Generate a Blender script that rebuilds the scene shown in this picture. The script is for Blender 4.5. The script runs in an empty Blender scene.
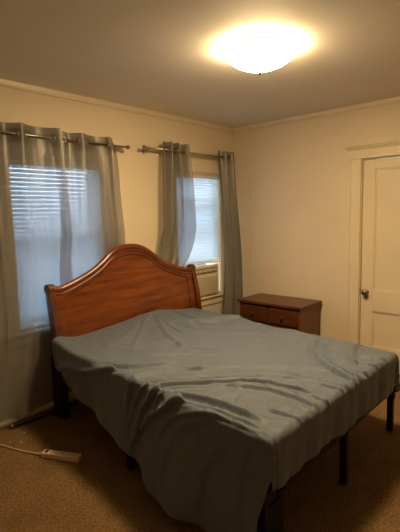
import bpy, bmesh, math, random
from mathutils import Vector, Matrix, noise
random.seed(4)
PI = math.pi
scene = bpy.context.scene
COL = scene.collection

# ------------------------------------------------------------------ camera
yaw, pitch, roll = 0.740092547, 0.116430582, -0.0228681751
f = Vector((math.cos(yaw)*math.cos(pitch), math.sin(yaw)*math.cos(pitch), -math.sin(pitch)))
r0 = Vector((math.sin(yaw), -math.cos(yaw), 0)); u0 = r0.cross(f)
rt = math.cos(roll)*r0 + math.sin(roll)*u0
up = -math.sin(roll)*r0 + math.cos(roll)*u0
cam_d = bpy.data.cameras.new('camera'); cam = bpy.data.objects.new('camera', cam_d); COL.objects.link(cam)
cam_d.sensor_fit = 'VERTICAL'; cam_d.sensor_height = 36.0; cam_d.lens = 36.0*436.75/532
cam_d.clip_start = 0.02
M_ = Matrix.Identity(4)
for i in range(3):
    M_[i][0] = rt[i]; M_[i][1] = up[i]; M_[i][2] = -f[i]
M_.translation = Vector((-4.10866579, -3.18686427, 1.51764809))
cam.matrix_world = M_
scene.camera = cam

# ------------------------------------------------------------------ world, exposure
W_STRENGTH = 15.0
LAMP_STRENGTH = 172.0
world = bpy.data.worlds.new('evening_sky'); scene.world = world; world.use_nodes = True
wn = world.node_tree; wn.nodes.clear()
wo = wn.nodes.new('ShaderNodeOutputWorld'); bg = wn.nodes.new('ShaderNodeBackground')
bg.inputs['Color'].default_value = (0.47, 0.565, 0.63, 1); bg.inputs['Strength'].default_value = W_STRENGTH
wn.links.new(bg.outputs[0], wo.inputs[0])
scene.view_settings.view_transform = 'Standard'
scene.view_settings.look = 'None'
scene.view_settings.gamma = 1.0
scene.view_settings.use_curve_mapping = False
scene.view_settings.exposure = 0.0

# ------------------------------------------------------------------ materials
def new_mat(name):
    m = bpy.data.materials.new(name); m.use_nodes = True
    nt = m.node_tree; nt.nodes.clear()
    out = nt.nodes.new('ShaderNodeOutputMaterial')
    return m, nt, out

def noise_tex(nt, scale, detail=4, rough=0.55, stretch=None, coord='Object'):
    tc = nt.nodes.new('ShaderNodeTexCoord'); n = nt.nodes.new('ShaderNodeTexNoise')
    n.inputs['Scale'].default_value = scale; n.inputs['Detail'].default_value = detail; n.inputs['Roughness'].default_value = rough
    if stretch:
        mp = nt.nodes.new('ShaderNodeMapping'); mp.inputs['Scale'].default_value = stretch
        nt.links.new(tc.outputs[coord], mp.inputs[0]); nt.links.new(mp.outputs[0], n.inputs['Vector'])
    else:
        nt.links.new(tc.outputs[coord], n.inputs['Vector'])
    return n

def principled(name, col, rough=0.6, metal=0.0, col2=None, scale=8, stretch=None, bump=0.0, bscale=None, spec=0.5, lo=0.35, hi=0.65, sheen=0.0, detail=4, coat=0.0):
    m, nt, out = new_mat(name)
    p = nt.nodes.new('ShaderNodeBsdfPrincipled'); nt.links.new(p.outputs[0], out.inputs[0])
    p.inputs['Base Color'].default_value = (*col, 1); p.inputs['Roughness'].default_value = rough
    p.inputs['Metallic'].default_value = metal; p.inputs['Specular IOR Level'].default_value = spec
    p.inputs['Sheen Weight'].default_value = sheen; p.inputs['Coat Weight'].default_value = coat
    p.inputs['Coat Roughness'].default_value = 0.25
    c2 = col2 or tuple(c*0.9 for c in col)
    n = noise_tex(nt, scale, detail, 0.6, stretch)
    rp = nt.nodes.new('ShaderNodeValToRGB')
    rp.color_ramp.elements[0].position = lo; rp.color_ramp.elements[1].position = hi
    rp.color_ramp.elements[0].color = (*c2, 1); rp.color_ramp.elements[1].color = (*col, 1)
    nt.links.new(n.outputs[0], rp.inputs[0]); nt.links.new(rp.outputs[0], p.inputs['Base Color'])
    if bump:
        n2 = noise_tex(nt, bscale or scale*4, 3, 0.6, stretch)
        b = nt.nodes.new('ShaderNodeBump'); b.inputs['Strength'].default_value = bump; b.inputs['Distance'].default_value = 0.01
        nt.links.new(n2.outputs[0], b.inputs['Height']); nt.links.new(b.outputs[0], p.inputs['Normal'])
    return m

MAT = {}
MAT['wall'] = principled('wall_paint', (0.70, 0.60, 0.445), 0.55, col2=(0.665, 0.565, 0.415), scale=1.6, bump=0.05, bscale=22)
MAT['ceiling'] = principled('ceiling_paint', (0.80, 0.75, 0.66), 0.7, col2=(0.77, 0.72, 0.63), scale=1.2, bump=0.03, bscale=18)
MAT['trim'] = principled('cream_gloss_trim', (0.72, 0.62, 0.46), 0.38, col2=(0.69, 0.59, 0.43), scale=3)
MAT['door'] = principled('cream_door_paint', (0.74, 0.64, 0.48), 0.4, col2=(0.71, 0.61, 0.45), scale=2.5)
MAT['cherry'] = principled('cherry_wood', (0.205, 0.047, 0.006), 0.24, col2=(0.080, 0.017, 0.003), scale=2.2, stretch=(1.2, 9, 9), lo=0.3, hi=0.7, spec=0.5, coat=0.3, detail=6)
MAT['cherry_dark'] = principled('dark_cherry_wood', (0.125, 0.032, 0.008), 0.28, col2=(0.07, 0.017, 0.005), scale=3, stretch=(1.2, 9, 9), coat=0.3)
MAT['dresser'] = principled('dresser_wood', (0.115, 0.036, 0.013), 0.36, col2=(0.07, 0.021, 0.008), scale=3, stretch=(9, 1.2, 9), detail=6)
MAT['dresser_side'] = principled('dresser_side_wood', (0.150, 0.054, 0.019), 0.4, col2=(0.11, 0.037, 0.013), scale=3, stretch=(9, 9, 1.2), detail=6)
MAT['black_metal'] = principled('black_bed_metal', (0.008, 0.008, 0.009), 0.5, scale=20, spec=0.25)
MAT['steel'] = principled('brushed_rod_metal', (0.42, 0.38, 0.33), 0.28, metal=1.0, scale=20)
MAT['brass'] = principled('aged_knob_metal', (0.35, 0.30, 0.22), 0.25, metal=1.0, scale=30)
MAT['dark'] = principled('dark_plastic', (0.03, 0.022, 0.018), 0.5, scale=20)
MAT['strip'] = principled('ivory_plastic', (0.55, 0.45, 0.34), 0.5, scale=20)
MAT['ac'] = principled('beige_plastic', (0.62, 0.53, 0.42), 0.5, scale=10)
MAT['ac_dark'] = principled('ac_control_panel', (0.20, 0.17, 0.15), 0.45, scale=30)
MAT['white'] = principled('white_vinyl', (0.72, 0.72, 0.70), 0.45, scale=10)
MAT['mattress'] = principled('mattress_ticking', (0.55, 0.53, 0.50), 0.9, scale=20)
MAT['lint'] = principled('paper_lint', (0.75, 0.66, 0.55), 0.8, scale=40)

def carpet_mat():
    m, nt, out = new_mat('brown_carpet')
    p = nt.nodes.new('ShaderNodeBsdfPrincipled'); nt.links.new(p.outputs[0], out.inputs[0])
    p.inputs['Roughness'].default_value = 0.95; p.inputs['Specular IOR Level'].default_value = 0.1
    n = noise_tex(nt, 75, 5, 0.75); n1 = noise_tex(nt, 5, 3, 0.6)
    rp = nt.nodes.new('ShaderNodeValToRGB')
    rp.color_ramp.elements[0].position = 0.32; rp.color_ramp.elements[1].position = 0.70
    rp.color_ramp.elements[0].color = (0.070, 0.041, 0.016, 1); rp.color_ramp.elements[1].color = (0.31, 0.19, 0.085, 1)
    mx = nt.nodes.new('ShaderNodeMixRGB'); mx.blend_type = 'MULTIPLY'; mx.inputs[0].default_value = 0.5
    nt.links.new(n.outputs[0], rp.inputs[0]); nt.links.new(rp.outputs[0], mx.inputs[1])
    r2 = nt.nodes.new('ShaderNodeValToRGB'); r2.color_ramp.elements[0].position = 0.3; r2.color_ramp.elements[1].position = 0.6
    r2.color_ramp.elements[0].color = (0.55, 0.5, 0.45, 1); r2.color_ramp.elements[1].color = (1, 1, 1, 1)
    nt.links.new(n1.outputs[0], r2.inputs[0]); nt.links.new(r2.outputs[0], mx.inputs[2]); nt.links.new(mx.outputs[0], p.inputs['Base Color'])
    b = nt.nodes.new('ShaderNodeBump'); b.inputs['Strength'].default_value = 0.7; b.inputs['Distance'].default_value = 0.01
    nt.links.new(n.outputs[0], b.inputs['Height']); nt.links.new(b.outputs[0], p.inputs['Normal'])
    return m
MAT['carpet'] = carpet_mat()

def sheet_mat():
    m, nt, out = new_mat('slate_blue_sheet')
    p = nt.nodes.new('ShaderNodeBsdfPrincipled'); nt.links.new(p.outputs[0], out.inputs[0])
    p.inputs['Roughness'].default_value = 0.58; p.inputs['Specular IOR Level'].default_value = 0.35
    p.inputs['Sheen Weight'].default_value = 0.15; p.inputs['Sheen Roughness'].default_value = 0.5
    n = noise_tex(nt, 3, 4, 0.6)
    rp = nt.nodes.new('ShaderNodeValToRGB')
    rp.color_ramp.elements[0].color = (0.085, 0.110, 0.150, 1); rp.color_ramp.elements[1].color = (0.104, 0.131, 0.176, 1)
    nt.links.new(n.outputs[0], rp.inputs[0]); nt.links.new(rp.outputs[0], p.inputs['Base Color'])
    n2 = noise_tex(nt, 16, 5, 0.6, (1.0, 0.55, 1.0))
    b = nt.nodes.new('ShaderNodeBump'); b.inputs['Strength'].default_value = 0.35; b.inputs['Distance'].default_value = 0.02
    nt.links.new(n2.outputs[0], b.inputs['Height']); nt.links.new(b.outputs[0], p.inputs['Normal'])
    return m
MAT['sheet'] = sheet_mat()

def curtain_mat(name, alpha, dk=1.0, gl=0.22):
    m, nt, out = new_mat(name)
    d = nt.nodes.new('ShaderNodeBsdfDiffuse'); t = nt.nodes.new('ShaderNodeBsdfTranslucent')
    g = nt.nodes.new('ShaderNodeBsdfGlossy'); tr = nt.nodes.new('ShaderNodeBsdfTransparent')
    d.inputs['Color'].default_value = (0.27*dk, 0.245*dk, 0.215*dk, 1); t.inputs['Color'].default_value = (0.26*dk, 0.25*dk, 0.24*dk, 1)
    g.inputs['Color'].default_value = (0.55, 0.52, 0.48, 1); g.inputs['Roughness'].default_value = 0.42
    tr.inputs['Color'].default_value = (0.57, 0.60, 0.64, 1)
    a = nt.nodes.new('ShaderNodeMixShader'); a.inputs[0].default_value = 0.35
    b = nt.nodes.new('ShaderNodeMixShader'); b.inputs[0].default_value = gl
    c = nt.nodes.new('ShaderNodeMixShader')
    nt.links.new(d.outputs[0], a.inputs[1]); nt.links.new(t.outputs[0], a.inputs[2])
    nt.links.new(a.outputs[0], b.inputs[1]); nt.links.new(g.outputs[0], b.inputs[2])
    # weave: fine vertical slubs vary how much shows through
    n = noise_tex(nt, 40, 3, 0.5, (1, 1, 0.03))
    mr = nt.nodes.new('ShaderNodeMapRange'); mr.inputs['From Min'].default_value = 0.3; mr.inputs['From Max'].default_value = 0.7
    mr.inputs['To Min'].default_value = alpha-0.008; mr.inputs['To Max'].default_value = alpha+0.008
    nt.links.new(n.outputs[0], mr.inputs[0]); nt.links.new(mr.outputs[0], c.inputs[0])
    nt.links.new(tr.outputs[0], c.inputs[1]); nt.links.new(b.outputs[0], c.inputs[2])
    nt.links.new(c.outputs[0], out.inputs[0])
    return m
MAT['curtain'] = curtain_mat('sheer_grey_satin', 0.45, 1.1, 0.22)
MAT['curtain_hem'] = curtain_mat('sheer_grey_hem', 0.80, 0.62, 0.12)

def slat_mat():
    m, nt, out = new_mat('white_blind_slat')
    d = nt.nodes.new('ShaderNodeBsdfDiffuse'); t = nt.nodes.new('ShaderNodeBsdfTranslucent')
    d.inputs['Color'].default_value = (0.70, 0.72, 0.74, 1); t.inputs['Color'].default_value = (0.75, 0.80, 0.86, 1)
    a = nt.nodes.new('ShaderNodeMixShader'); a.inputs[0].default_value = 0.55
    nt.links.new(d.outputs[0], a.inputs[1]); nt.links.new(t.outputs[0], a.inputs[2]); nt.links.new(a.outputs[0], out.inputs[0])
    return m
MAT['slat'] = slat_mat()

def glass_mat():
    m, nt, out = new_mat('window_glass')
    g = nt.nodes.new('ShaderNodeBsdfGlossy'); g.inputs['Roughness'].default_value = 0.03
    tr = nt.nodes.new('ShaderNodeBsdfTransparent'); tr.inputs['Color'].default_value = (0.93, 0.96, 0.97, 1)
    fr = nt.nodes.new('ShaderNodeFresnel'); fr.inputs['IOR'].default_value = 1.45
    a = nt.nodes.new('ShaderNodeMixShader')
    nt.links.new(fr.outputs[0], a.inputs[0]); nt.links.new(tr.outputs[0], a.inputs[1]); nt.links.new(g.outputs[0], a.inputs[2]); nt.links.new(a.outputs[0], out.inputs[0])
    return m
MAT['glass'] = glass_mat()

def emit_mat(name, col, s, rad):
    m, nt, out = new_mat(name)
    e = nt.nodes.new('ShaderNodeEmission'); e.inputs['Color'].default_value = (*col, 1); e.inputs['Strength'].default_value = s
    # frosted bowl: brightest around the bulb, fading to the rim
    tc = nt.nodes.new('ShaderNodeTexCoord'); sp = nt.nodes.new('ShaderNodeVectorMath'); sp.operation = 'MULTIPLY'; sp.inputs[1].default_value = (1, 1, 0)
    ln = nt.nodes.new('ShaderNodeVectorMath'); ln.operation = 'LENGTH'
    mr = nt.nodes.new('ShaderNodeMapRange'); mr.inputs['From Min'].default_value = 0.4*rad; mr.inputs['From Max'].default_value = rad
    mr.inputs['To Min'].default_value = s*1.45; mr.inputs['To Max'].default_value = s*0.16
    nt.links.new(tc.outputs['Object'], sp.inputs[0]); nt.links.new(sp.outputs[0], ln.inputs[0]); nt.links.new(ln.outputs['Value'], mr.inputs[0])
    nt.links.new(mr.outputs[0], e.inputs['Strength'])
    nt.links.new(e.outputs[0], out.inputs[0]); return m
MAT['lamp'] = emit_mat('lit_frosted_glass', (1.0, 0.712, 0.37), LAMP_STRENGTH, 0.202)

# ------------------------------------------------------------------ helpers
def obj(name, bm, mat, parent=None, smooth=False, loc=None):
    me = bpy.data.meshes.new(name)
    bmesh.ops.recalc_face_normals(bm, faces=bm.faces)
    bm.to_mesh(me); bm.free()
    me.materials.append(MAT[mat] if isinstance(mat, str) else mat)
    if smooth:
        for p in me.polygons: p.use_smooth = True
    o = bpy.data.objects.new(name, me); COL.objects.link(o)
    if parent is not None: o.parent = parent
    if loc is not None: o.location = loc
    return o

def thing(name, label, cat, loc=(0, 0, 0), group=None, kind=None):
    o = bpy.data.objects.new(name, None); COL.objects.link(o); o.location = loc
    o.empty_display_size = 0.1
    return tag(o, label, cat, group, kind)

def tag(o, label=None, cat=None, group=None, kind=None):
    if label: o['label'] = label
    if cat: o['category'] = cat
    if group: o['group'] = group
    if kind: o['kind'] = kind
    return o

def box(bm, x0, x1, y0, y1, z0, z1, bev=0.0):
    r = bmesh.ops.create_cube(bm, size=1.0)
    vs = r['verts']
    for v in vs:
        v.co = Vector((x0+(v.co.x+0.5)*(x1-x0), y0+(v.co.y+0.5)*(y1-y0), z0+(v.co.z+0.5)*(z1-z0)))
    if bev:
        es = list({e for v in vs for e in v.link_edges})
        bmesh.ops.bevel(bm, geom=es, offset=bev, segments=2, profile=0.7, affect='EDGES')
    return vs

def bx(*a, bev=0.0):
    bm = bmesh.new(); box(bm, *a, bev=bev); return bm

def lathe(bm, prof, origin=(0, 0, 0), axis='z', seg=32, cap=True):
    rings = []
    O = Vector(origin)
    for r, h in prof:
        ring = []
        for i in range(seg):
            a = 2*PI*i/seg
            c, s = r*math.cos(a), r*math.sin(a)
            p = {'z': Vector((c, s, h)), 'x': Vector((h, c, s)), 'y': Vector((c, h, s))}[axis]
            ring.append(bm.verts.new(O+p))
        rings.append(ring)
    for k in range(len(rings)-1):
        for i in range(seg):
            bm.faces.new((rings[k][i], rings[k][(i+1) % seg], rings[k+1][(i+1) % seg], rings[k+1][i]))
    if cap:
        bm.faces.new(rings[0]); bm.faces.new(rings[-1])
    return bm

def tube(bm, pts, r, seg=10, closed=False, sq=None):
    pts = [Vector(p) for p in pts]; n = len(pts); rings = []
    up_ = Vector((0, 0, 1)); prev = None
    for i, p in enumerate(pts):
        if closed: t = pts[(i+1) % n]-pts[i-1]
        else: t = pts[min(i+1, n-1)]-pts[max(i-1, 0)]
        t.normalize()
        if prev is None:
            a = up_.cross(t)
            if a.length < 1e-3: a = Vector((1, 0, 0)).cross(t)
        else:
            a = prev-t*prev.dot(t)
        a.normalize(); b = t.cross(a); prev = a
        rr = r[i] if isinstance(r, (list, tuple)) else r
        rings.append([bm.verts.new(p+a*math.cos(2*PI*k/seg)*rr+b*math.sin(2*PI*k/seg)*rr) for k in range(seg)])
    m = n if closed else n-1
    for i in range(m):
        A, B = rings[i], rings[(i+1) % n]
        for k in range(seg):
            bm.faces.new((A[k], A[(k+1) % seg], B[(k+1) % seg], B[k]))
    if not closed:
        bm.faces.new(rings[0]); bm.faces.new(rings[-1])
    return bm

def interp(tab, x):
    if x <= tab[0][0]: return tab[0][1]
    for (a, va), (b, vb) in zip(tab, tab[1:]):
        if x <= b:
            t = (x-a)/(b-a); return va+(vb-va)*t
    return tab[-1][1]

def sinterp(tab, x):
    """Catmull-Rom through a table"""
    n = len(tab)
    if x <= tab[0][0]: return tab[0][1]
    if x >= tab[-1][0]: return tab[-1][1]
    for i in range(n-1):
        if x <= tab[i+1][0]:
            a, b = tab[i], tab[i+1]
            p0 = tab[i-1] if i else a; p3 = tab[i+2] if i+2 < n else b
            h = b[0]-a[0]; t = (x-a[0])/h
            m0 = (b[1]-p0[1])/(b[0]-p0[0])*h
            m1 = (p3[1]-a[1])/(p3[0]-a[0])*h
            return (2*t**3-3*t*t+1)*a[1]+(t**3-2*t*t+t)*m0+(-2*t**3+3*t*t)*b[1]+(t**3-t*t)*m1
    return tab[-1][1]

# ------------------------------------------------------------------ room shell
H = 2.5
XL, YB = -5.0, -4.2
T = 0.20                                     # wall thickness
W1 = (-2.665, -1.835, 0.665, 1.975)             # x0 x1 z0 z1 (left window)
W2 = (-0.965, -0.235, 0.62, 1.965)
def struct(name, bm, mat, smooth=False, parent=None):
    o = obj(name, bm, mat, parent, smooth)
    if parent is None: o['kind'] = 'structure'
    return o

struct('floor', bx(XL-T, T, YB-T, T, -0.1, 0), 'carpet')
struct('ceiling', bx(XL-T, T, YB-T, T, H, H+0.1), 'ceiling')
bm = bmesh.new()
for a in [(XL-T, W1[0], 0, T, 0, H), (W1[1], W2[0], 0, T, 0, H), (W2[1], T, 0, T, 0, H),
          (W1[0], W1[1], 0, T, 0, W1[2]), (W1[0], W1[1], 0, T, W1[3], H),
          (W2[0], W2[1], 0, T, 0, W2[2]), (W2[0], W2[1], 0, T, W2[3], H)]:
    box(bm, *a)
struct('wall_back', bm, 'wall')
DY0, DY1, DZ = -1.515, -2.335, 1.995
bm = bmesh.new()
box(bm, 0, T, DY0, 0, 0, H); box(bm, 0, T, YB, DY1, 0, H); box(bm, 0, T, DY1, DY0, DZ, H)
struct('wall_right', bm, 'wall')
struct('wall_left', bx(XL-T, XL, YB, 0, 0, H), 'wall')
struct('wall_front', bx(XL-T, T, YB-T, YB, 0, H), 'wall')

# crown strip under the ceiling
def crown(name, along, a0, a1, pos, s):
    prof = [(0, 0), (0.016, 0), (0.014, -0.010), (0.010, -0.030), (0.015, -0.036), (0.015, -0.046), (0, -0.046)]
    bm = bmesh.new(); ends = []
    for a in (a0, a1):
        vs = []
        for d, z in prof:
            vs.append(bm.verts.new((a, pos+s*d, H+z) if along == 'x' else (pos+s*d, a, H+z)))
        ends.append(vs)
    n = len(prof)
    for i in range(n):
        bm.faces.new((ends[0][i], ends[0][(i+1) % n], ends[1][(i+1) % n], ends[1][i]))
    bm.faces.new(ends[0]); bm.faces.new(ends[1])
    struct(name, bm, 'trim')
crown('trim_1', 'x', XL, 0, 0, -1)
crown('trim_2', 'y', YB, 0, 0, -1)
crown('trim_3', 'y', YB, 0, XL, 1)
crown('trim_4', 'x', XL, 0, YB, 1)
bm = bmesh.new(); box(bm, XL, 0, -0.016, 0, 0, 0.13, bev=0.004); box(bm, XL, 0, -0.026, -0.016, 0, 0.02)
struct('baseboard_back', bm, 'trim')
bm = bmesh.new(); box(bm, -0.016, 0, DY0+0.12, -0.02, 0, 0.13, bev=0.004); box(bm, -0.016, 0, YB, DY1-0.12, 0, 0.13, bev=0.004)
struct('baseboard_right', bm, 'trim')
struct('baseboard_left', bx(XL, XL+0.016, YB+0.02, -0.02, 0, 0.13), 'trim')
struct('baseboard_front', bx(XL+0.02, -0.02, YB, YB+0.016, 0, 0.13), 'trim')

# ------------------------------------------------------------------ windows
def window(name, W, meet, blind_bottom, label):
    x0, x1, z0, z1 = W
    root = bpy.data.objects.new(name, None); COL.objects.link(root); root['kind'] = 'structure'
    cw = 0.085
    bm = bmesh.new()
    box(bm, x0-cw, x0, -0.014, 0, z0, z1+cw, bev=0.003); box(bm, x1, x1+cw, -0.014, 0, z0, z1+cw, bev=0.003)
    box(bm, x0, x1, -0.014, 0, z1, z1+cw, bev=0.003)
    obj('window_casing', bm, 'wall', root)
    obj('window_sill', bx(x0-cw-0.015, x1+cw+0.015, -0.040, 0.03, z0-0.022, z0, bev=0.005), 'trim', root)
    obj('window_apron', bx(x0-cw, x1+cw, -0.016, 0, z0-0.10, z0-0.022, bev=0.003), 'trim', root)
    bm = bmesh.new()                                         # jamb + sashes
    box(bm, x0, x0+0.02, 0.001, T, z0, z1); box(bm, x1-0.02, x1, 0.001, T, z0, z1)
    box(bm, x0+0.02, x1-0.02, 0.001, T, z1-0.02, z1); box(bm, x0+0.02, x1-0.02, 0.03, T, z0, z0+0.02)
    obj('window_frame', bm, 'trim', root)
    def sash(za, zb, y):
        bm = bmesh.new(); s = 0.04
        box(bm, x0+0.02, x0+0.02+s, y, y+0.03, za, zb); box(bm, x1-0.02-s, x1-0.02, y, y+0.03, za, zb)
        box(bm, x0+0.02+s, x1-0.02-s, y, y+0.03, za, za+s); box(bm, x0+0.02+s, x1-0.02-s, y, y+0.03, zb-s, zb)
        so = obj('sash', bm, 'trim', root)
        obj('pane', bx(x0+0.02+s, x1-0.02-s, y+0.013, y+0.017, za+s, zb-s), 'glass', so)
    mid = (z0+z1)/2
    sash(mid-0.02, z1-0.02, 0.165)
    if meet is None: sash(z0+0.02, mid+0.02, 0.13)
    else: sash(meet, meet+(mid-z0), 0.13)                     # raised lower sash above the air conditioner
    return root
window('window_1', W1, None, 0.70, '')
window('window_2', W2, 0.962, 0.962, '')

def blind(label, W, zb, pitch, w):
    x0, x1, z0, z1 = W
    x0 += 0.008+0.014; x1 -= 0.008+0.014
    t = thing('window_blind', label, 'blind', ((x0+x1)/2, 0.035, z1-0.022), group=None)
    hw = (x1-x0)/2
    obj('headrail', bx(-hw, hw, -0.022, 0.022, -0.035, 0.0, bev=0.003), 'white', t)
    L = z1-0.022-zb
    n = int((L-0.05)/pitch)
    a = math.radians(66)
    for i in range(n):
        z = -0.046-i*(L-0.069)/n
        bm = bmesh.new(); th = 0.0009
        # curved slat
        pts = []
        for k in range(5):
            q = -1+k*0.5
            off = 0.0035*(1-q*q)
            pts.append((q*w*math.cos(a)+off*math.sin(a), -q*w*math.sin(a)+off*math.cos(a)))
        rows = []
        for s in (-hw, hw):
            rows.append([bm.verts.new((s, -y, zz+z)) for y, zz in pts]+[bm.verts.new((s, -y+th, zz+z+th)) for y, zz in reversed(pts)])
        m = len(rows[0])
        for k in range(m): bm.faces.new((rows[0][k], rows[0][(k+1) % m], rows[1][(k+1) % m], rows[1][k]))
        bm.faces.new(rows[0]); bm.faces.new(rows[1])
        obj('slat', bm, 'slat', t)
    obj('bottom_rail', bx(-hw, hw, -0.012, 0.012, -L, -L+0.014, bev=0.003), 'white', t)
    for s in (-0.7, 0.7): obj('ladder_cord', bx(s*hw-0.001, s*hw+0.001, -0.0175, -0.0160, -L+0.01, -0.03), 'slat', t)
    return t
blind('closed white venetian blind behind the headboard, full length in the left window', W1, 0.672, 0.033, 0.0167)
blind('white venetian blind lowered onto the air conditioner in the right window', W2, 0.975, 0.0265, 0.0141)

# ------------------------------------------------------------------ air conditioner
ac = thing('air_conditioner', 'beige window air conditioner under the blind of the right window', 'air conditioner', (-0.63, 0.0, 0.621))
bm = bmesh.new(); box(bm, -0.27, 0.27, -0.03, 0.34, 0.012, 0.335, bev=0.008)
obj('case', bm, 'ac', ac)
bm = bmesh.new()
box(bm, -0.262, 0.262, -0.040, -0.030, 0.020, 0.235, bev=0.003)
for i in range(9):
    z = 0.040+i*0.021
    box(bm, -0.245, 0.245, -0.047, -0.040, z, z+0.010, bev=0.0015)
obj('front_grille', bm, 'ac', ac)
obj('control_panel', bx(-0.235, 0.255, -0.040, -0.030, 0.262, 0.315, bev=0.003), 'ac_dark', ac)
for i in range(6):
    obj('louver', bx(-0.22+i*0.079, -0.155+i*0.079, -0.046, -0.040, 0.275, 0.302), 'ac', ac)
for s, w in ((1, 0.092), (-1, 0.032)):
    bm = bmesh.new()
    a, b = (0.271, 0.271+w) if s > 0 else (-0.271-w, -0.271)
    box(bm, a, b, 0.032, 0.042, 0.02, 0.335)
    for k in range(max(1, int(w/0.018))):
        xa = a+0.006+k*0.018; box(bm, xa, xa+0.006, 0.026, 0.032, 0.025, 0.33)
    obj('side_panel', bm, 'white', ac)

# ------------------------------------------------------------------ door with casing
dr = bpy.data.objects.new('door_1', None); COL.objects.link(dr); dr['kind'] = 'structure'; dr.location = (0, 0, 0)
bm = bmesh.new()
ya, yb = DY0-0.006, DY1+0.006                                   # ya > yb
st, X0, X1 = 0.112, 0.022, 0.060
rails = [(0.008, 0.22), (0.565, 0.765), (1.905, DZ-0.006)]
box(bm, X0, X1, ya-st, ya, 0.008, DZ-0.006, bev=0.002); box(bm, X0, X1, yb, yb+st, 0.008, DZ-0.006, bev=0.002)
for a, b in rails: box(bm, X0, X1, yb+st, ya-st, a, b, bev=0.002)
for a, b in ((0.22, 0.565), (0.765, 1.905)):
    box(bm, X0+0.014, X1-0.014, yb+st, ya-st, a, b)
    for q in ((yb+st, yb+st+0.012, a, b), (ya-st-0.012, ya-st, a, b), (yb+st, ya-st, a, a+0.012), (yb+st, ya-st, b-0.012, b)):
        box(bm, X0+0.006, X0+0.015, *q, bev=0.003)
obj('door_leaf', bm, 'door', dr)
bm = bmesh.new()
box(bm, -0.020, 0, DY0+0.003, DY0+0.108, 0, DZ+0.008, bev=0.003); box(bm, -0.030, 0, DY0+0.097, DY0+0.115, 0, DZ+0.008, bev=0.003)
box(bm, -0.020, 0, DY1-0.108, DY1-0.003, 0, DZ+0.008, bev=0.003); box(bm, -0.030, 0, DY1-0.115, DY1-0.097, 0, DZ+0.008, bev=0.003)
box(bm, -0.022, 0, DY1-0.115, DY0+0.115, DZ+0.008, DZ+0.095, bev=0.002)
box(bm, -0.030, 0, DY1-0.118, DY0+0.118, DZ+0.006, DZ+0.016, bev=0.003)
box(bm, -0.036, 0, DY1-0.125, DY0+0.125, DZ+0.095, DZ+0.108, bev=0.003)
box(bm, -0.052, 0, DY1-0.140, DY0+0.140, DZ+0.108, DZ+0.122, bev=0.004)
box(bm, -0.064, 0, DY1-0.152, DY0+0.152, DZ+0.122, DZ+0.134, bev=0.003)
obj('door_casing', bm, 'trim', dr)
bm = bmesh.new()
box(bm, 0, T, DY0-0.003, DY0, 0, DZ); box(bm, 0, T, DY1, DY1+0.003, 0, DZ); box(bm, 0, T, DY1, DY0, DZ-0.003, DZ)
box(bm, X1, X1+0.012, DY0-0.016, DY0-0.003, 0, DZ-0.003); box(bm, X1, X1+0.012, DY1+0.003, DY1+0.016, 0, DZ-0.003)
obj('door_jamb', bm, 'trim', dr)
bm = bmesh.new()
lathe(bm, [(0.026, 0), (0.026, -0.004), (0.020, -0.008), (0.010, -0.012), (0.009, -0.028), (0.016, -0.034), (0.026, -0.043), (0.029, -0.052), (0.026, -0.062), (0.015, -0.069), (0.004, -0.071)], (X0, -1.572, 0.748), 'x', 28)
obj('door_knob', bm, 'brass', dr, True)
bm = bmesh.new(); box(bm, X0-0.003, X0+0.001, -1.584, -1.560, 0.690, 0.722, bev=0.001)
lathe(bm, [(0.012, 0), (0.012, -0.004), (0.006, -0.005)], (X0-0.002, -1.572, 0.700), 'x', 20)
obj('keyhole_plate', bm, 'brass', dr)
obj('latch_plate', bx(-0.002, 0.020, DY0-0.005, DY0-0.002, 0.72, 0.79), 'brass', dr)

# ------------------------------------------------------------------ ceiling lamp
lamp = thing('ceiling_lamp', 'lit frosted glass bowl ceiling lamp glowing warm white', 'lamp', (-1.83, -1.63, H))
bm = lathe(bmesh.new(), [(0.02, 0), (0.155, 0), (0.165, -0.010), (0.165, -0.022), (0.150, -0.028), (0.02, -0.030)], seg=40)
obj('ceiling_plate', bm, 'brass', lamp, True)
bm = bmesh.new(); seg = 64; rings = []
for r, z in [(0.206, -0.036), (0.204, -0.048), (0.178, -0.074), (0.142, -0.096), (0.100, -0.113), (0.056, -0.124), (0.012, -0.128)]:
    rings.append([bm.verts.new(((r*(1+0.025*math.cos(16*2*PI*i/seg)*(r/0.2)**2))*math.cos(2*PI*i/seg), (r*(1+0.025*math.cos(16*2*PI*i/seg)*(r/0.2)**2))*math.sin(2*PI*i/seg), z)) for i in range(seg)])
for A, B in zip(rings, rings[1:]):
    for i in range(seg): bm.faces.new((A[i], A[(i+1) % seg], B[(i+1) % seg], B[i]))
obj('glass_bowl', bm, 'lamp', lamp, True)
bm = lathe(bmesh.new(), [(0.003, -0.028), (0.003, -0.128), (0.014, -0.130), (0.014, -0.135), (0.007, -0.139), (0.010, -0.146), (0.007, -0.154), (0.002, -0.158)], seg=20)
obj('finial', bm, 'brass', lamp, True)

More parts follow.
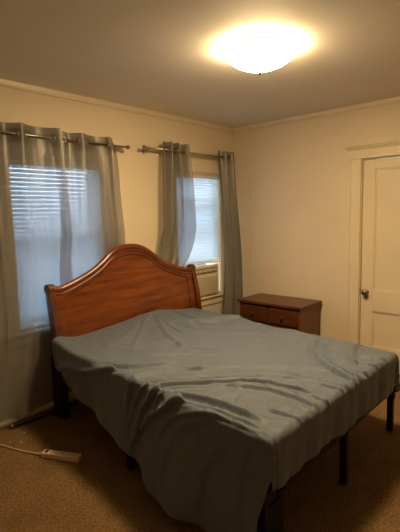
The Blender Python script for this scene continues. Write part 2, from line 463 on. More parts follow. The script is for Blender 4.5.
# ------------------------------------------------------------------ curtain rods
YR = -0.100
def rod(label, x0, x1, z, left_end=True, right_end=True):
    t = thing('curtain_rod', label, 'curtain rod', ((x0+x1)/2, 0, z))
    a, b = x0-(x0+x1)/2, x1-(x0+x1)/2
    obj('front_rod', tube(bmesh.new(), [(a, YR, 0), (b, YR, 0)], 0.0075, 14), 'steel', t, True)
    obj('back_rod', tube(bmesh.new(), [(a, -0.045, -0.006), (b, -0.045, -0.006)], 0.006, 12), 'steel', t, True)
    for s, e, on in ((-1, a, left_end), (1, b, right_end)):
        bm = bmesh.new()
        lathe(bm, [(0.008, 0), (0.011, s*0.004), (0.011, s*0.012), (0.007, s*0.016), (0.018, s*0.030), (0.020, s*0.038), (0.012, s*0.052), (0.003, s*0.058)], (e, YR, 0), 'x', 8)
        if on: obj('finial', bm, 'steel', t)
        else: bm.free()
        ex = e-s*0.035
        bm = bmesh.new()
        box(bm, ex-0.009, ex+0.009, -0.018, -0.0145, -0.045, 0.03) if False else box(bm, ex-0.009, ex+0.009, -0.004, 0, -0.045, 0.03)
        box(bm, ex-0.004, ex+0.004, YR-0.006, -0.003, -0.020, -0.0125)
        box(bm, ex-0.004, ex+0.004, YR-0.010, YR-0.0075, -0.020, 0.004)
        obj('bracket', bm, 'steel', t)
    return t
rod('double metal curtain rod over the left window', -3.40, -1.665, 2.118, False, True)
rod('double metal curtain rod over the right window', -1.405, -0.125, 2.140, True, False)

# ------------------------------------------------------------------ curtains
def curtain(label, zt, zb, left, right, cross, amp, yoff, zrod, seed, hem=0.10, nu=None, tuck=(9, 9), keep=None):
    """left/right: x(z) tables from low z to high z; cross: u positions where the cloth crosses the rod
       (fabric alternates behind/in front); amp, yoff: tables by z"""
    t = thing('curtain', label, 'curtain', (0, 0, 0), group=None)
    nz = 90; nu = nu or 16*len(cross)
    us = [0.0]+list(cross)+[1.0]
    def wave(u):
        for i in range(len(us)-1):
            if u <= us[i+1]+1e-9:
                q = (u-us[i])/(us[i+1]-us[i])
                if i == 0: q = 0.5+q*0.5
                elif i == len(us)-2: q = q*0.5
                return (1 if i % 2 else -1)*math.sin(PI*q)*1.0
        return 0
    def P(u, z):
        xl, xr = sinterp(left, z), sinterp(right, z)
        d = (zt-z)/(zt-zb)
        drift = 0.035*math.sin(d*2.3+seed+u*9)*d*(1-abs(2*u-1))
        uu = u
        wv = wave(min(1, max(0, u+drift)))
        sharp = wv*(1-0.25*d*abs(wv))
        nz_ = noise.noise(Vector((u*len(cross)*1.6+seed*7, z*0.9, seed)))
        fine = noise.noise(Vector((u*len(cross)*5+seed*3, z*1.6+2*u, seed+9)))
        x = xl+(xr-xl)*uu+0.010*nz_*d*4*u*(1-u)
        y = YR+interp(yoff, z)+interp(amp, z)*sharp+(0.022*nz_+0.007*fine)*min(1, d*3)
        if tuck[0] < x < tuck[1] and z < 1.40:                  # pressed flat between headboard and wall
            k = min(1, (1.40-z)/0.2)*min(1, (x-tuck[0])/0.15, (tuck[1]-x)/0.15)
            y = y+(-0.073+0.32*(y-YR)-y)*k
        if keep:                                                # lapped edges stay in front / behind
            ex, sgn = keep
            k = max(0, min(1, 1-(abs(x-ex)-0.06)/0.08)) if z < 2.0 else (1.0 if abs(x-ex) < 0.03 else 0.0)
            ym = (-0.074 if z < 1.2 else -0.074-0.026*min(1, (z-1.2)/0.2))
            lim = ym+sgn*0.007
            if (sgn > 0 and y < lim) or (sgn < 0 and y > lim): y += (lim-y)*k
        return Vector((x, min(y, -0.047), z))
    def sheet(za, zb_, n, mat, name, off=0.0, parent=t):
        bm = bmesh.new(); g = []
        for j in range(n+1):
            z = za+(zb_-za)*j/n
            g.append([bm.verts.new(P(i/nu, z)+Vector((0, off, 0))) for i in range(nu+1)])
        for j in range(n):
            for i in range(nu): bm.faces.new((g[j][i], g[j][i+1], g[j+1][i+1], g[j+1][i]))
        return obj(name, bm, mat, parent, True)
    sheet(zt-hem, zb, nz, 'curtain', 'drape')
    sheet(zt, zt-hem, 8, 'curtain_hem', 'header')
    for c in cross:                                              # grommets where the rod goes through
        e = 0.012
        p0, p1 = P(max(0, c-e), zrod), P(min(1, c+e), zrod)
        c0 = P(c, zrod); n = (p1-p0).normalized()
        side = n; upv = Vector((0, 0, 1)); nn = side.cross(upv).normalized()
        bm = bmesh.new()
        tube(bm, [c0+side*0.021*math.cos(2*PI*k/20)+upv*0.021*math.sin(2*PI*k/20) for k in range(20)], 0.005, 8, closed=True)
        obj('grommet', bm, 'steel', t, True)
    return t

# left window, left panel (runs out of the picture on the left)
curtain('wide sheer grey curtain panel left of the headboard, hanging from the left rod', 2.192, 0.085,
        [(0.0, -3.30), (1.0, -3.16), (2.2, -3.10)],
        [(0.0, -2.40), (0.2, -2.42), (0.45, -2.33), (0.7, -2.27), (1.02, -2.235), (1.5, -2.25), (2.127, -2.285), (2.2, -2.288)],
        [0.147, 0.294, 0.43, 0.577, 0.675, 0.92],
        [(0.0, 0.050), (0.6, 0.040), (1.2, 0.022), (2.0, 0.026), (2.2, 0.032)], [(0.0, -0.045), (0.7, -0.03), (2.2, 0.0)], 2.118, 1.3, tuck=(-2.62, -0.8), keep=(-2.28, -1))
# left window, right panel
curtain('sheer grey curtain panel hanging behind the left half of the headboard', 2.180, 0.10,
        [(0.0, -2.38), (1.0, -2.335), (1.5, -2.311), (2.12, -2.275), (2.2, -2.272)],
        [(0.0, -1.62), (1.3, -1.687), (1.66, -1.712), (2.08, -1.735), (2.16, -1.768), (2.2, -1.77)],
        [0.044, 0.263, 0.442, 0.80, 0.93],
        [(0.0, 0.036), (1.2, 0.020), (2.0, 0.024), (2.2, 0.032)], [(0.0, -0.03), (2.2, 0.0)], 2.118, 4.1, tuck=(-2.9, -0.8), keep=(-2.28, 1))
# right window, left panel
curtain('narrow bunched grey curtain between the headboard peak and the right window', 2.215, 0.12,
        [(0.0, -1.36), (1.08, -1.307), (1.5, -1.276), (1.86, -1.255), (2.2, -1.228)],
        [(0.0, -1.12), (0.80, -1.08), (0.93, -1.00), (1.00, -0.965), (1.08, -0.885), (1.2, -0.825), (1.41, -0.815), (1.87, -0.842), (2.17, -0.885), (2.2, -0.888)],
        [0.10, 0.26, 0.40, 0.54, 0.66, 0.90],
        [(0.0, 0.035), (1.2, 0.040), (2.2, 0.040)], [(0.0, -0.03), (2.2, 0.0)], 2.140, 7.7, tuck=(-2.9, -0.7))
# right window, right panel
curtain('long bunched grey curtain hanging in the room corner by the dresser', 2.205, 0.10,
        [(0.0, -0.50), (0.42, -0.49), (0.7, -0.43), (1.0, -0.395), (1.45, -0.405), (1.9, -0.415), (2.2, -0.420)],
        [(0.0, -0.018), (0.7, -0.018), (1.2, -0.035), (1.7, -0.075), (2.2, -0.095)],
        [0.12, 0.34, 0.52, 0.68, 0.86],
        [(0.0, 0.042), (1.2, 0.036), (2.2, 0.034)], [(0.0, -0.075), (0.8, -0.05), (2.2, 0.0)], 2.140, 2.9)

# ------------------------------------------------------------------ dresser
ds = thing('dresser', 'low reddish brown wooden dresser with round knobs in the corner', 'dresser', (-0.25, -0.765, 0))
hx0, hx1, hy = -0.20, 0.205, 0.36                                 # front (-x) .. back, half width
bm = bmesh.new()
box(bm, hx0, hx1, -hy, -hy+0.02, 0.0, 0.595, bev=0.002)
obj('side_panel', bm, 'dresser_side', ds)
bm = bmesh.new(); box(bm, hx0, hx1, hy-0.02, hy, 0.0, 0.595, bev=0.002)
obj('side_panel', bm, 'dresser_side', ds)
bm = bmesh.new()
box(bm, hx1-0.008, hx1, -hy+0.02, hy-0.02, 0.06, 0.595)
for z0, z1 in ((0.0, 0.075), (0.225, 0.243), (0.395, 0.413), (0.47, 0.47), (0.577, 0.595)):
    if z1 > z0: box(bm, hx0+0.004, hx0+0.03, -hy+0.02, hy-0.02, z0, z1)
box(bm, hx0+0.004, hx0+0.03, -0.010, 0.010, 0.413, 0.577)
box(bm, hx0+0.004, hx1-0.004, -hy+0.018, -hy+0.024, 0.0, 0.595)
obj('carcass', bm, 'dresser', ds)
bm = bmesh.new(); box(bm, hx0-0.022, hx1+0.010, -hy-0.018, hy+0.018, 0.595, 0.622, bev=0.007)
obj('tabletop', bm, 'dresser', ds)
def drawer(y0, y1, z0, z1, knobs):
    bm = bmesh.new(); box(bm, hx0-0.010, hx0+0.012, y0, y1, z0, z1, bev=0.005)
    box(bm, hx0-0.013, hx0-0.009, y0+0.02, y1-0.02, z0+0.018, z1-0.018, bev=0.0015)
    d = obj('drawer', bm, 'dresser', ds)
    for ky in knobs:
        k = lathe(bmesh.new(), [(0.008, 0), (0.008, -0.010), (0.016, -0.017), (0.019, -0.025), (0.015, -0.031), (0.003, -0.033)], (hx0-0.012, ky, (z0+z1)/2), 'x', 20)
        obj('knob', k, 'cherry_dark', d, True)
drawer(0.013, hy-0.023, 0.418, 0.572, [0.175]); drawer(-hy+0.023, -0.013, 0.418, 0.572, [-0.175])
drawer(-hy+0.023, hy-0.023, 0.248, 0.390, [-0.19, 0.19]); drawer(-hy+0.023, hy-0.023, 0.080, 0.220, [-0.19, 0.19])

# ------------------------------------------------------------------ bed (headboard + metal frame)
bed = thing('bed', 'wide bed with arched cherry wood headboard on a black metal frame', 'bed', (-1.75, -0.2, 0))
BO = Vector((-1.75, -0.2, 0))
def bobj(name, bm, mat, parent=bed, smooth=False):
    bmesh.ops.translate(bm, verts=bm.verts, vec=-BO)
    return obj(name, bm, mat, parent, smooth)
TOP = [(-2.46, 1.000), (-2.40, 0.990), (-2.31, 1.010), (-2.22, 1.040), (-2.11, 1.082), (-2.00, 1.143), (-1.89, 1.222), (-1.80, 1.258), (-1.70, 1.270), (-1.60, 1.260), (-1.50, 1.222), (-1.38, 1.140), (-1.26, 1.072), (-1.14, 1.025), (-1.02, 0.992), (-0.96, 0.985), (-0.92, 0.995)]
YC = [(0.0, -0.205), (0.30, -0.225), (0.55, -0.225), (0.75, -0.205), (0.95, -0.165), (1.27, -0.145)]
def yc(z): return sinterp(YC, z)
xa, xb, nxh, nzh = -2.44, -0.94, 90, 26
bm = bmesh.new(); F = []; B = []
for i in range(nxh+1):
    x = xa+(xb-xa)*i/nxh; zt = sinterp(TOP, x)-0.012
    F.append([]); B.append([])
    for j in range(nzh+1):
        z = 0.36+(zt-0.36)*j/nzh
        F[i].append(bm.verts.new((x, yc(z), z))); B[i].append(bm.verts.new((x, yc(z)+0.028, z)))
for i in range(nxh):
    for j in range(nzh):
        bm.faces.new((F[i][j], F[i+1][j], F[i+1][j+1], F[i][j+1])); bm.faces.new((B[i][j], B[i][j+1], B[i+1][j+1], B[i+1][j]))
    bm.faces.new((F[i][0], B[i][0], B[i+1][0], F[i+1][0])); bm.faces.new((F[i][-1], F[i+1][-1], B[i+1][-1], B[i][-1]))
for j in range(nzh):
    bm.faces.new((F[0][j], F[0][j+1], B[0][j+1], B[0][j])); bm.faces.new((F[-1][j], B[-1][j], B[-1][j+1], F[-1][j+1]))
hb = bobj('headboard', bm, 'cherry', smooth=False)
# raised inner border: top band and side stiles on the face
bm = bmesh.new()
def strip_along(pts, w_in, t):
    """band of width w_in hung below the outline points, thickness t off the face"""
    rows = []
    for x, z in pts:
        rows.append([bm.verts.new((x, yc(z)-0.0, z)), bm.verts.new((x, yc(z)-t, z)), bm.verts.new((x, yc(z-w_in+0.012)-t, z-w_in+0.012)), bm.verts.new((x, yc(z-w_in)-0.001, z-w_in))])
    for A, B_ in zip(rows, rows[1:]):
        for k in range(3): bm.faces.new((A[k], A[k+1], B_[k+1], B_[k]))
    bm.faces.new(rows[0]); bm.faces.new(rows[-1])
strip_along([(xa+(xb-xa)*i/80, sinterp(TOP, xa+(xb-xa)*i/80)-0.03) for i in range(81)], 0.060, 0.009)
bobj('arched_rail', bm, 'cherry', hb)
for s0, s1 in ((xa+0.004, xa+0.075), (xb-0.075, xb-0.004)):
    bm = bmesh.new(); rows = []
    for j in range(25):
        z = 0.40+j*(0.555)/24
        rows.append([bm.verts.new((s0, yc(z), z)), bm.verts.new((s0, yc(z)-0.008, z)), bm.verts.new((s1-0.01 if s0 < -2 else s1, yc(z)-0.008, z)), bm.verts.new((s1, yc(z)-0.0005, z))])
    for A, B_ in zip(rows, rows[1:]):
        for k in range(3): bm.faces.new((A[k], A[k+1], B_[k+1], B_[k]))
    bobj('stile', bm, 'cherry', hb)
# top scroll moulding
bm = bmesh.new()
pts = []
for i in range(91):
    x = -2.45+(-0.93+2.45)*i/90; z = sinterp(TOP, x)
    pts.append((x, yc(z)+0.008, z-0.016))
tube(bm, pts, 0.027, 14)
bobj('top_moulding', bm, 'cherry', hb, True)
bm = bmesh.new()
tube(bm, [(x, yc(z-0.03)-0.008, z-0.034) for x, y, z in pts], 0.009, 8)
bobj('bead_moulding', bm, 'cherry_dark', hb, True)
# posts: curved, with a scrolled top
for s, xc in ((-1, -2.468), (1, -0.912)):
    bm = bmesh.new(); w = 0.026; rows = []
    for j in range(31):
        z = j*1.0/30; d = 0.030+0.012*max(0, min(1, (z-0.25)/0.3))*max(0, min(1, (0.95-z)/0.2))
        y = yc(z)+0.012
        rows.append([bm.verts.new((xc-w, y-d, z)), bm.verts.new((xc+w, y-d, z)), bm.verts.new((xc+w, y+d, z)), bm.verts.new((xc-w, y+d, z))])
    for A, B_ in zip(rows, rows[1:]):
        for k in range(4): bm.faces.new((A[k], A[(k+1) % 4], B_[(k+1) % 4], B_[k]))
    bm.faces.new(rows[0]); bm.faces.new(rows[-1])
    lathe(bm, [(0.036, -w-0.003), (0.040, -w+0.004), (0.040, w-0.004), (0.036, w+0.003)], (xc, yc(0.98)+0.018, 0.985), 'x', 24)
    bobj('post', bm, 'cherry_dark', hb)
# metal platform frame: rails and legs
for xc in (-2.468, -0.912):
    bobj('metal_boot', bx(xc-0.030, xc+0.030, -0.275, -0.150, 0.0, 0.47, bev=0.002), 'black_metal')
def mobj(name, *a, bev=0.003, parent=bed):
    return bobj(name, bx(*a, bev=bev), 'black_metal', parent)
Z0, Z1 = 0.295, 0.330
def qbar(name, p, q, w=0.018, z0=Z0, z1=Z1, parent=bed):
    bm = bmesh.new(); p = Vector((*p, 0)); q = Vector((*q, 0)); d = (q-p).normalized(); n = Vector((-d.y, d.x, 0))*w
    vs = [bm.verts.new(c+Vector((0, 0, z))) for z in (z0, z1) for c in (p-n, p+n, q+n, q-n)]
    for fc in ((0, 1, 2, 3), (4, 5, 6, 7), (0, 1, 5, 4), (1, 2, 6, 5), (2, 3, 7, 6), (3, 0, 4, 7)): bm.faces.new([vs[i] for i in fc])
    return bobj(name, bm, 'black_metal', parent)
qbar('side_rail', (-2.475, -0.272), (-2.650, -2.190)); qbar('side_rail', (-0.955, -0.272), (-1.120, -2.190))
qbar('foot_rail', (-2.655, -2.205), (-1.105, -2.205)); qbar('center_rail', (-1.715, -0.27), (-1.885, -2.19)); qbar('head_rail', (-2.46, -0.29), (-0.95, -0.29))
qbar('cross_rail', (-2.54, -1.18), (-1.05, -1.18), z0=0.27, z1=0.295)
for x, y in ((-2.652, -2.21), (-1.892, -2.215), (-1.112, -2.20), (-2.575, -1.18), (-1.80, -1.18), (-1.03, -1.18), (-1.72, -0.35)):
    lw = 0.042 if x < -2.65 else 0.018
    lg = bobj('leg', bx(x-lw, x+lw, y-0.018, y+0.018, 0.012, 0.297), 'black_metal')
    bobj('foot_cap', bx(x-lw-0.003, x+lw+0.003, y-0.021, y+0.021, 0.0, 0.014, bev=0.003), 'dark', lg)
for x, n_ in ((-2.64, 1), (-1.112, 0)):
    if n_: bobj('bracket_plate', bx(x-0.07, x+0.075, -2.240, -2.232, 0.10, 0.360, bev=0.002), 'black_metal')
for x in (-2.665, -1.112):                                         # footboard brackets sticking out
    bm = bmesh.new()
    box(bm, x-0.020, x+0.020, -2.225, -2.220, 0.235, 0.345, bev=0.001)
    tube(bm, [(x+0.01, -2.222, 0.315), (x+0.04, -2.235, 0.322), (x+0.065, -2.25, 0.337), (x+0.085, -2.26, 0.345)], 0.007, 8)
    box(bm, x-0.018, x+0.075, -2.250, -2.215, 0.296, 0.306, bev=0.001)
    bobj('footboard_bracket', bm, 'black_metal')
    
# ------------------------------------------------------------------ mattress
C_HL, C_HR, C_FL, C_FR = Vector((-2.53, -0.25)), Vector((-0.985, -0.25)), Vector((-2.685, -2.262)), Vector((-1.200, -2.270))
def M2(u, w):
    a = C_HL.lerp(C_HR, u); b = C_FL.lerp(C_FR, u)
    return a.lerp(b, w)
bm = bmesh.new()
vs = []
for z in (0.331, 0.565):
    for u, w in ((0.02, 0.02), (0.98, 0.02), (0.975, 0.97), (0.035, 0.97)):
        p = M2(u, w); vs.append(bm.verts.new((p.x, p.y, z)))
for fc in ((0, 1, 2, 3), (4, 5, 6, 7), (0, 1, 5, 4), (1, 2, 6, 5), (2, 3, 7, 6), (3, 0, 4, 7)): bm.faces.new([vs[i] for i in fc])
bmesh.ops.bevel(bm, geom=list(bm.edges), offset=0.035, segments=4, profile=0.5, affect='EDGES')
tag(obj('mattress', bm, 'mattress', None, True), 'thick mattress under the slate blue sheet on the metal frame', 'mattress')

# ------------------------------------------------------------------ bed sheet
RIDGES = [
    ([(-0.30, 1.02), (-0.10, 1.08), (0.06, 1.20), (0.24, 1.33), (0.44, 1.48), (0.60, 1.66), (0.68, 1.86)], 0.010, 0.012),
    ([(-0.20, 1.20), (0.00, 1.30), (0.14, 1.39), (0.30, 1.53), (0.44, 1.72), (0.47, 1.95)], 0.010, 0.011),
    ([(-0.25, 1.30), (-0.10, 1.40), (-0.03, 1.52), (0.02, 1.70), (0.03, 1.95)], 0.009, 0.014),
    ([(0.20, 1.12), (0.45, 1.28), (0.68, 1.48), (0.84, 1.72), (0.92, 1.95)], 0.008, 0.013),
    ([(0.10, 0.62), (0.28, 0.78), (0.48, 0.92), (0.66, 1.14)], 0.007, 0.014),
    ([(0.95, 0.06), (0.88, 0.30), (0.84, 0.55)], 0.008, 0.016),
    ([(0.98, 0.10), (1.10, 0.30), (1.16, 0.55), (1.3, 0.85)], 0.008, 0.018),  # (points in cloth metres from the left edge / from the head), height, width
    ([(-0.36, 1.16), (-0.25, 1.13), (-0.12, 1.16), (-0.02, 1.23), (0.11, 1.31), (0.24, 1.43), (0.44, 1.62), (0.49, 1.79), (0.54, 1.95)], 0.019, 0.018),
    ([(-0.45, 1.05), (-0.32, 1.08), (-0.15, 1.22), (-0.05, 1.35), (0.01, 1.42), (0.07, 1.54), (0.09, 1.72), (0.10, 1.90)], 0.020, 0.023),
    ([(1.42, 1.48), (1.37, 1.50), (1.16, 1.59), (0.98, 1.76), (0.87, 1.92), (0.83, 2.03)], 0.023, 0.015),
    ([(1.40, 1.56), (1.27, 1.62), (1.10, 1.73), (0.94, 1.88), (0.89, 2.03)], 0.022, 0.014),
    ([(1.50, 1.77), (1.35, 1.80), (1.21, 1.85), (1.08, 1.92)], 0.021, 0.014),
    ([(0.28, 1.50), (0.36, 1.66), (0.40, 1.78), (0.41, 1.93), (0.38, 2.03)], 0.014, 0.02),
    ([(0.70, 1.60), (0.70, 1.80), (0.74, 2.03)], 0.012, 0.02),
    ([(0.98, 1.90), (1.00, 2.03)], 0.014, 0.016), ([(1.12, 1.90), (1.16, 2.03)], 0.013, 0.014), ([(0.66, 1.90), (0.67, 2.03)], 0.012, 0.014),
    ([(0.50, 1.92), (0.49, 2.03)], 0.010, 0.012), ([(1.25, 1.86), (1.30, 2.03)], 0.012, 0.016), ([(0.20, 1.86), (0.22, 2.03)], 0.010, 0.016),
    ([(-0.20, 0.02), (-0.11, 0.22), (-0.08, 0.45), (-0.02, 0.68), (0.05, 0.84), (0.18, 0.95), (0.34, 1.02)], 0.017, 0.022),
    ([(0.90, 0.05), (0.62, 0.28), (0.40, 0.50), (0.26, 0.62)], 0.012, 0.026),
    ([(0.92, 0.10), (0.80, 0.34), (0.70, 0.56), (0.59, 0.85)], 0.010, 0.028),
    ([(0.90, 0.06), (0.70, 0.14), (0.45, 0.30), (0.15, 0.42)], 0.010, 0.03),
    ([(0.98, 0.16), (1.10, 0.40), (1.30, 0.58), (1.45, 0.72)], 0.020, 0.026),
    ([(1.15, 0.08), (1.19, 0.36), (1.34, 0.52), (1.50, 0.60)], 0.022, 0.026),
    ([(0.95, 0.30), (1.00, 0.62), (1.15, 0.92), (1.3, 1.1)], 0.008, 0.022),
    ([(0.45, 0.55), (0.60, 0.70), (0.66, 0.89), (0.77, 1.18)], 0.009, 0.024),
    ([(-0.25, 1.00), (-0.03, 1.02), (0.11, 1.05), (0.25, 1.11), (0.40, 1.25)], 0.014, 0.026),
    ([(-0.42, 1.36), (-0.25, 1.40), (-0.10, 1.50), (-0.03, 1.65)], 0.008, 0.03),
    ([(-0.48, 1.62), (-0.25, 1.66), (-0.08, 1.78)], 0.008, 0.035),
    ([(-0.48, 1.90), (-0.25, 1.88), (-0.06, 1.90)], 0.007, 0.03),
]
def seg_d(px, py, a, b):
    ax, ay = a; bx_, by = b; dx, dy = bx_-ax, by-ay; L = dx*dx+dy*dy
    t = max(0, min(1, ((px-ax)*dx+(py-ay)*dy)/L))
    cx, cy = ax+t*dx, ay+t*dy
    s = (dx*(py-ay)-dy*(px-ax))
    return math.hypot(px-cx, py-cy)*(1 if s >= 0 else -1), t
def smooth_poly(pts):
    out = []
    n = len(pts)
    for i in range(n-1):
        p0 = pts[max(0, i-1)]; p1 = pts[i]; p2 = pts[i+1]; p3 = pts[min(n-1, i+2)]
        for k in range(4):
            t = k/4
            out.append(tuple(0.5*((2*p1[c])+(-p0[c]+p2[c])*t+(2*p0[c]-5*p1[c]+4*p2[c]-p3[c])*t*t+(-p0[c]+3*p1[c]-3*p2[c]+p3[c])*t**3) for c in (0, 1)))
    out.append(pts[-1]); return out
RID = []
for pts, A, sg in RIDGES:
    sp = smooth_poly(pts)
    bb = (min(p[0] for p in sp)-4*sg, max(p[0] for p in sp)+4*sg, min(p[1] for p in sp)-4*sg, max(p[1] for p in sp)+4*sg)
    RID.append((sp, A*1.25, sg*0.92, bb))
def ridge_h(s, t):
    h = 0
    for sp, A, sg, bb in RID:
        if not (bb[0] < s < bb[1] and bb[2] < t < bb[3]): continue
        best = 9; q = 0; n = len(sp)-1
        for i in range(n):
            d, tt = seg_d(s, t, sp[i], sp[i+1])
            if abs(d) < abs(best): best = d; q = (i+tt)/n
        env = min(1, q/0.18, (1-q)/0.12+0.25)
        env = max(0, env)
        w = sg*(0.75 if best > 0 else 1.25)
        h += A*env*(math.exp(-(best/w)**2)-0.38*math.exp(-((best-1.9*w)/(w*1.1))**2))
    return h
HEM = [(0.00, 0.42), (0.13, 0.40), (0.33, 0.335), (0.60, 0.275), (0.85, 0.225), (1.06, 0.175), (1.17, 0.150), (1.22, 0.118), (1.30, 0.085), (1.60, 0.066), (1.85, 0.060), (2.05, 0.085)]
FLARE = [(0.0, 0.00), (0.3, 0.02), (0.8, 0.055), (1.2, 0.09), (1.6, 0.10), (2.05, 0.09)]
ZT = 0.598
def bulge(s, t):
    b = 0.066*math.exp(-(((s-0.93)/0.34)**2))*math.exp(-((t-0.02)/0.30)**2)
    b += 0.010*math.exp(-(((s-0.50)/0.20)**2))*math.exp(-((t-0.0)/0.24)**2)
    b += 0.038*math.exp(-(((s-0.02)/0.11)**2))*math.exp(-((t-0.0)/0.14)**2)
    b -= 0.018*math.exp(-(((s-0.90)/0.5)**2))*math.exp(-((t-1.25)/0.5)**2)
    b += 0.030*math.exp(-(((s-1.40)/0.10)**2))*math.exp(-((t-0.68)/0.13)**2)
    return b
RW = 1.50
NS_T, NS_L, NS_R, NT, NF = 210, 70, 14, 290, 34
RAD = 0.032
ARC = RAD*PI/2
def round_off(a):
    """a = cloth past the start of the curve -> (outward, down)"""
    if a <= 0: return a, 0.0, 0.0
    if a < ARC:
        th = a/RAD; return RAD*math.sin(th), RAD*(1-math.cos(th)), th
    return RAD, RAD+(a-ARC), PI/2
def sheet_point(s_rel, left_over, right_over, t_m, foot_over):
    """s_rel in 0..1 across the flat top; *_over = cloth length hanging beyond the edge"""
    w = min(1.0, t_m/2.005)
    # base position of the edge-inset rectangle
    inset = RAD
    width = RW
    s_m = s_rel*width
    if left_over > 0: s_m = -left_over+inset
    if right_over > 0: s_m = width+right_over
    rh = ridge_h(s_m, t_m+foot_over)
    P0 = M2(0 if left_over > 0 else (1 if right_over > 0 else s_rel), w)
    x, y = P0.x, P0.y
    if left_over <= 0 and right_over <= 0:
        x = C_HL.lerp(C_FL, w).x+inset+(C_HR.lerp(C_FR, w).x-C_HL.lerp(C_FL, w).x-2*inset)*s_rel
    z = ZT+bulge(s_m, t_m)
    nx, nz_, ny = 0.0, 1.0, 0.0
    if left_over > 0:
        o, dn, th = round_off(left_over)
        x = x+inset-o; z -= dn; nx = -math.sin(th); nz_ = math.cos(th)
        depth = max(0, left_over-ARC)
        fl = interp(FLARE, t_m)
        k = min(1, depth/0.5)
        fold = 0.026*math.sin(t_m*11.0+1.0+depth*1.5)+0.016*math.sin(t_m*23+depth*3)+0.02*noise.noise(Vector((t_m*3, depth*2, 5)))
        x += -(fl*k*1.0)+fold*k*0.85
    if right_over > 0:
        o, dn, th = round_off(right_over); x = x-inset+o; z -= dn; nx = math.sin(th); nz_ = math.cos(th)
        depth = max(0, right_over-ARC); x += 0.012*math.sin(t_m*14)*min(1, depth/0.2)
    if foot_over > 0:
        o, dn, th = round_off(foot_over)
        y = y+inset-o; z -= dn; ny = -math.sin(th); nz_ *= math.cos(th)
        depth = max(0, foot_over-ARC)
        y -= (0.006*math.sin(s_m*19+1)+0.004*math.sin(s_m*41))*min(1, depth/0.12)
        rh *= max(0.0, 1-depth/0.10)
    else:
        y = y+inset*w
    n1 = noise.noise(Vector((s_m*3.0, t_m*3.0+foot_over, 1.7)))*0.008
    n2 = noise.noise(Vector((s_m*9+0.8*t_m, (t_m+foot_over)*5, 8.1)))*0.0035
    n3 = abs(noise.noise(Vector((s_m*7-t_m*4, t_m*7+s_m*3, 3.3))))*0.006
    tt_ = t_m+foot_over
    pull = noise.noise(Vector((s_m*15+2.0*tt_, tt_*2.2, 11.0)))          # gathers running off the foot edge
    fe = math.exp(-((tt_-1.98)/0.16)**2)
    n4 = (0.5-abs(pull))*0.008*fe*(0 if left_over > 0 else 1)
    q = noise.noise(Vector((s_m*6.0+3.0*t_m, tt_*9-s_m*2.5, 21.0)))
    n5 = max(0, 0.22-abs(q))/0.22
    n5 = n5*n5*0.0040*(0.35 if left_over > 0.05 else 1)
    h = rh+n1+n2+n3+n4+n5
    return Vector((x+nx*h, y+ny*h, z+nz_*h))
bm = bmesh.new()
cols = []   # list of (kind, value) across
for i in range(NS_L): cols.append(('L', 1-i/NS_L))
for i in range(NS_T+1): cols.append(('T', i/NS_T))
for i in range(1, NS_R+1): cols.append(('R', i/NS_R))
rows = [('t', j/NT*2.005) for j in range(NT+1)]+[('f', j/NF) for j in range(1, NF+1)]
grid = []
for rk, rv in rows:
    line = []
    t_m = rv if rk == 't' else 2.005
    ll = ZT-sinterp(HEM, t_m)+0.03
    for ck, cv in cols:
        fo = 0.0
        if rk == 'f':
            srel = cv if ck == 'T' else (0 if ck == 'L' else 1)
            fo = rv*(0.235+0.015*srel+0.006*math.sin(srel*17))
        lo = (cv*ll if ck == 'L' else 0.0); ro = (cv*0.24 if ck == 'R' else 0.0)
        if rk == 'f' and (ck == 'L' or ck == 'R') :
            # the flap runs a little past the foot corner
            over = lo if ck == 'L' else ro
            if over < 0.085:                                     # rounded corner, carried down the foot side
                P0 = M2(0 if ck == 'L' else 1, 1.0)
                o1, d1, _ = round_off(over); o2, d2, _ = round_off(fo)
                sg_ = -1 if ck == 'L' else 1
                zc = ZT+bulge(0 if ck == 'L' else RW, t_m)-math.hypot(d1, d2) if max(d1, d2) < RAD else ZT-max(d1, d2)
                k = min(1, fo/RAD)
                line.append(bm.verts.new((P0.x-sg_*RAD+sg_*o1, P0.y+RAD-o2, zc))); continue
            if fo > 0.055:
                line.append(None); continue
            p = sheet_point(cv, lo, ro, t_m, 0.0)
            if ck == 'L':
                p.y -= fo*(1.3-1.6*min(1, max(0, lo-0.06)/0.35))
                if lo < ARC: p.z -= (1-math.cos(min(1, fo/RAD)))*RAD*0.8
            else:
                p.y -= min(fo, 0.045)*0.9; p.x -= fo*fo*4
                if ro < ARC: p.z -= (1-math.cos(min(1, fo/RAD)))*RAD*0.8
            line.append(bm.verts.new(p)); continue
        line.append(bm.verts.new(sheet_point(cv, lo, ro, t_m, fo)))
    grid.append(line)
for j in range(len(grid)-1):
    for i in range(len(cols)-1):
        q = (grid[j][i], grid[j][i+1], grid[j+1][i+1], grid[j+1][i])
        if all(q): bm.faces.new(q)
sh = obj('bed_sheet', bm, 'sheet', None, True)
tag(sh, 'wrinkled slate blue sheet draped over the bed, hanging low on its left side', 'bed sheet')
sd = sh.modifiers.new('thickness', 'SOLIDIFY'); sd.thickness = 0.003; sd.offset = 1

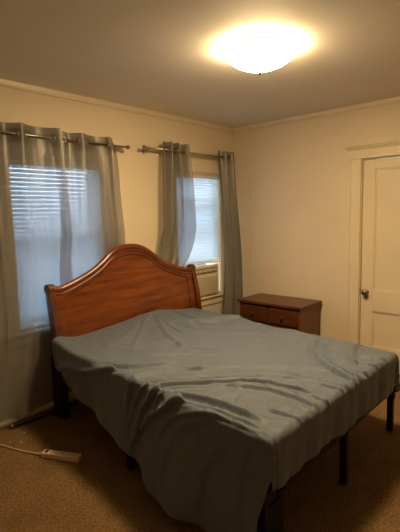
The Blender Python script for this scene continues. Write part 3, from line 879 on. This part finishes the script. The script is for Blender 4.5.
# ------------------------------------------------------------------ things on the floor
px = Vector((-2.849, -0.632, 0)); qx = Vector((-2.727, -0.865, 0))
ps = thing('power_strip', 'beige power strip lying on the brown carpet with its cord', 'power strip', (px.x, px.y, 0))
d = (qx-px); L = d.length; ps.rotation_euler = (0, 0, math.atan2(d.y, d.x))
obj('body', bx(0, L, -0.026, 0.026, 0.001, 0.034, bev=0.006), 'strip', ps)
obj('power_switch', bx(0.020, 0.040, -0.012, 0.012, 0.033, 0.039, bev=0.002), 'dark', ps)
for k in range(5):
    bm = bmesh.new(); xx = 0.068+k*0.037
    for yy in (-0.008, 0.008): box(bm, xx-0.004, xx+0.004, yy-0.0012, yy+0.0012, 0.0335, 0.0345)
    box(bm, xx+0.008, xx+0.012, -0.002, 0.002, 0.0335, 0.0345)
    obj('outlet', bm, 'dark', ps)
import math as _m
a = -math.atan2(d.y, d.x)
wp = [(-2.849, -0.632, 0.016), (-2.875, -0.58, 0.010), (-2.905, -0.50, 0.006), (-2.93, -0.43, 0.006), (-2.955, -0.35, 0.006), (-2.985, -0.26, 0.006), (-3.06, -0.17, 0.006), (-3.2, -0.13, 0.006), (-3.45, -0.12, 0.006)]
pts = []
for p in wp:
    vx, vy = p[0]-px.x, p[1]-px.y
    pts.append((vx*math.cos(a)-vy*math.sin(a), vx*math.sin(a)+vy*math.cos(a), p[2]))
sm = []
for i in range(len(pts)-1):
    p0 = pts[max(0, i-1)]; p1 = pts[i]; p2 = pts[i+1]; p3 = pts[min(len(pts)-1, i+2)]
    for k in range(6):
        t = k/6
        sm.append(tuple(0.5*((2*p1[c])+(-p0[c]+p2[c])*t+(2*p0[c]-5*p1[c]+4*p2[c]-p3[c])*t*t+(-p0[c]+3*p1[c]-3*p2[c]+p3[c])*t**3) for c in range(3)))
obj('power_cord', tube(bmesh.new(), sm, 0.005, 10), 'strip', ps, True)

# dark tube lying along the wall
t = thing('metal_tube', 'dark metal tube lying on the carpet along the foot of the window wall', 'tube', (-2.81, -0.115, 0))
obj('shaft', tube(bmesh.new(), [(0, 0, 0.019), (0.62, 0.0, 0.019)], 0.016, 16), 'dark', t, True)
obj('end_cap', tube(bmesh.new(), [(-0.014, 0, 0.019), (0.004, 0, 0.019)], 0.0185, 16), 'brass', t, True)

for i, (x, y, w, h, r, lb) in enumerate([(-2.789, -0.247, 0.012, 0.010, 0.3, 'white crumb of lint on the carpet nearest the metal tube end'),
                                         (-2.862, -0.354, 0.022, 0.005, 1.9, 'thin pale thread scrap on the carpet behind the power strip'),
                                         (-2.911, -0.295, 0.014, 0.004, 2.2, 'short pale thread scrap on the carpet close to the cord')]):
    bm = bmesh.new(); bmesh.ops.create_icosphere(bm, subdivisions=2, radius=1.0)
    for v in bm.verts:
        k = 1+0.4*noise.noise(v.co*2+Vector((i*5, 0, 0)))
        v.co = Vector((v.co.x*w*0.5*k, v.co.y*h*0.5*k, v.co.z*0.0025*k+0.003))
    o = obj('lint_scrap', bm, 'lint', None, True, (x, y, 0)); o.rotation_euler = (0, 0, r)
    tag(o, lb, 'lint', 'scraps of lint on the carpet')
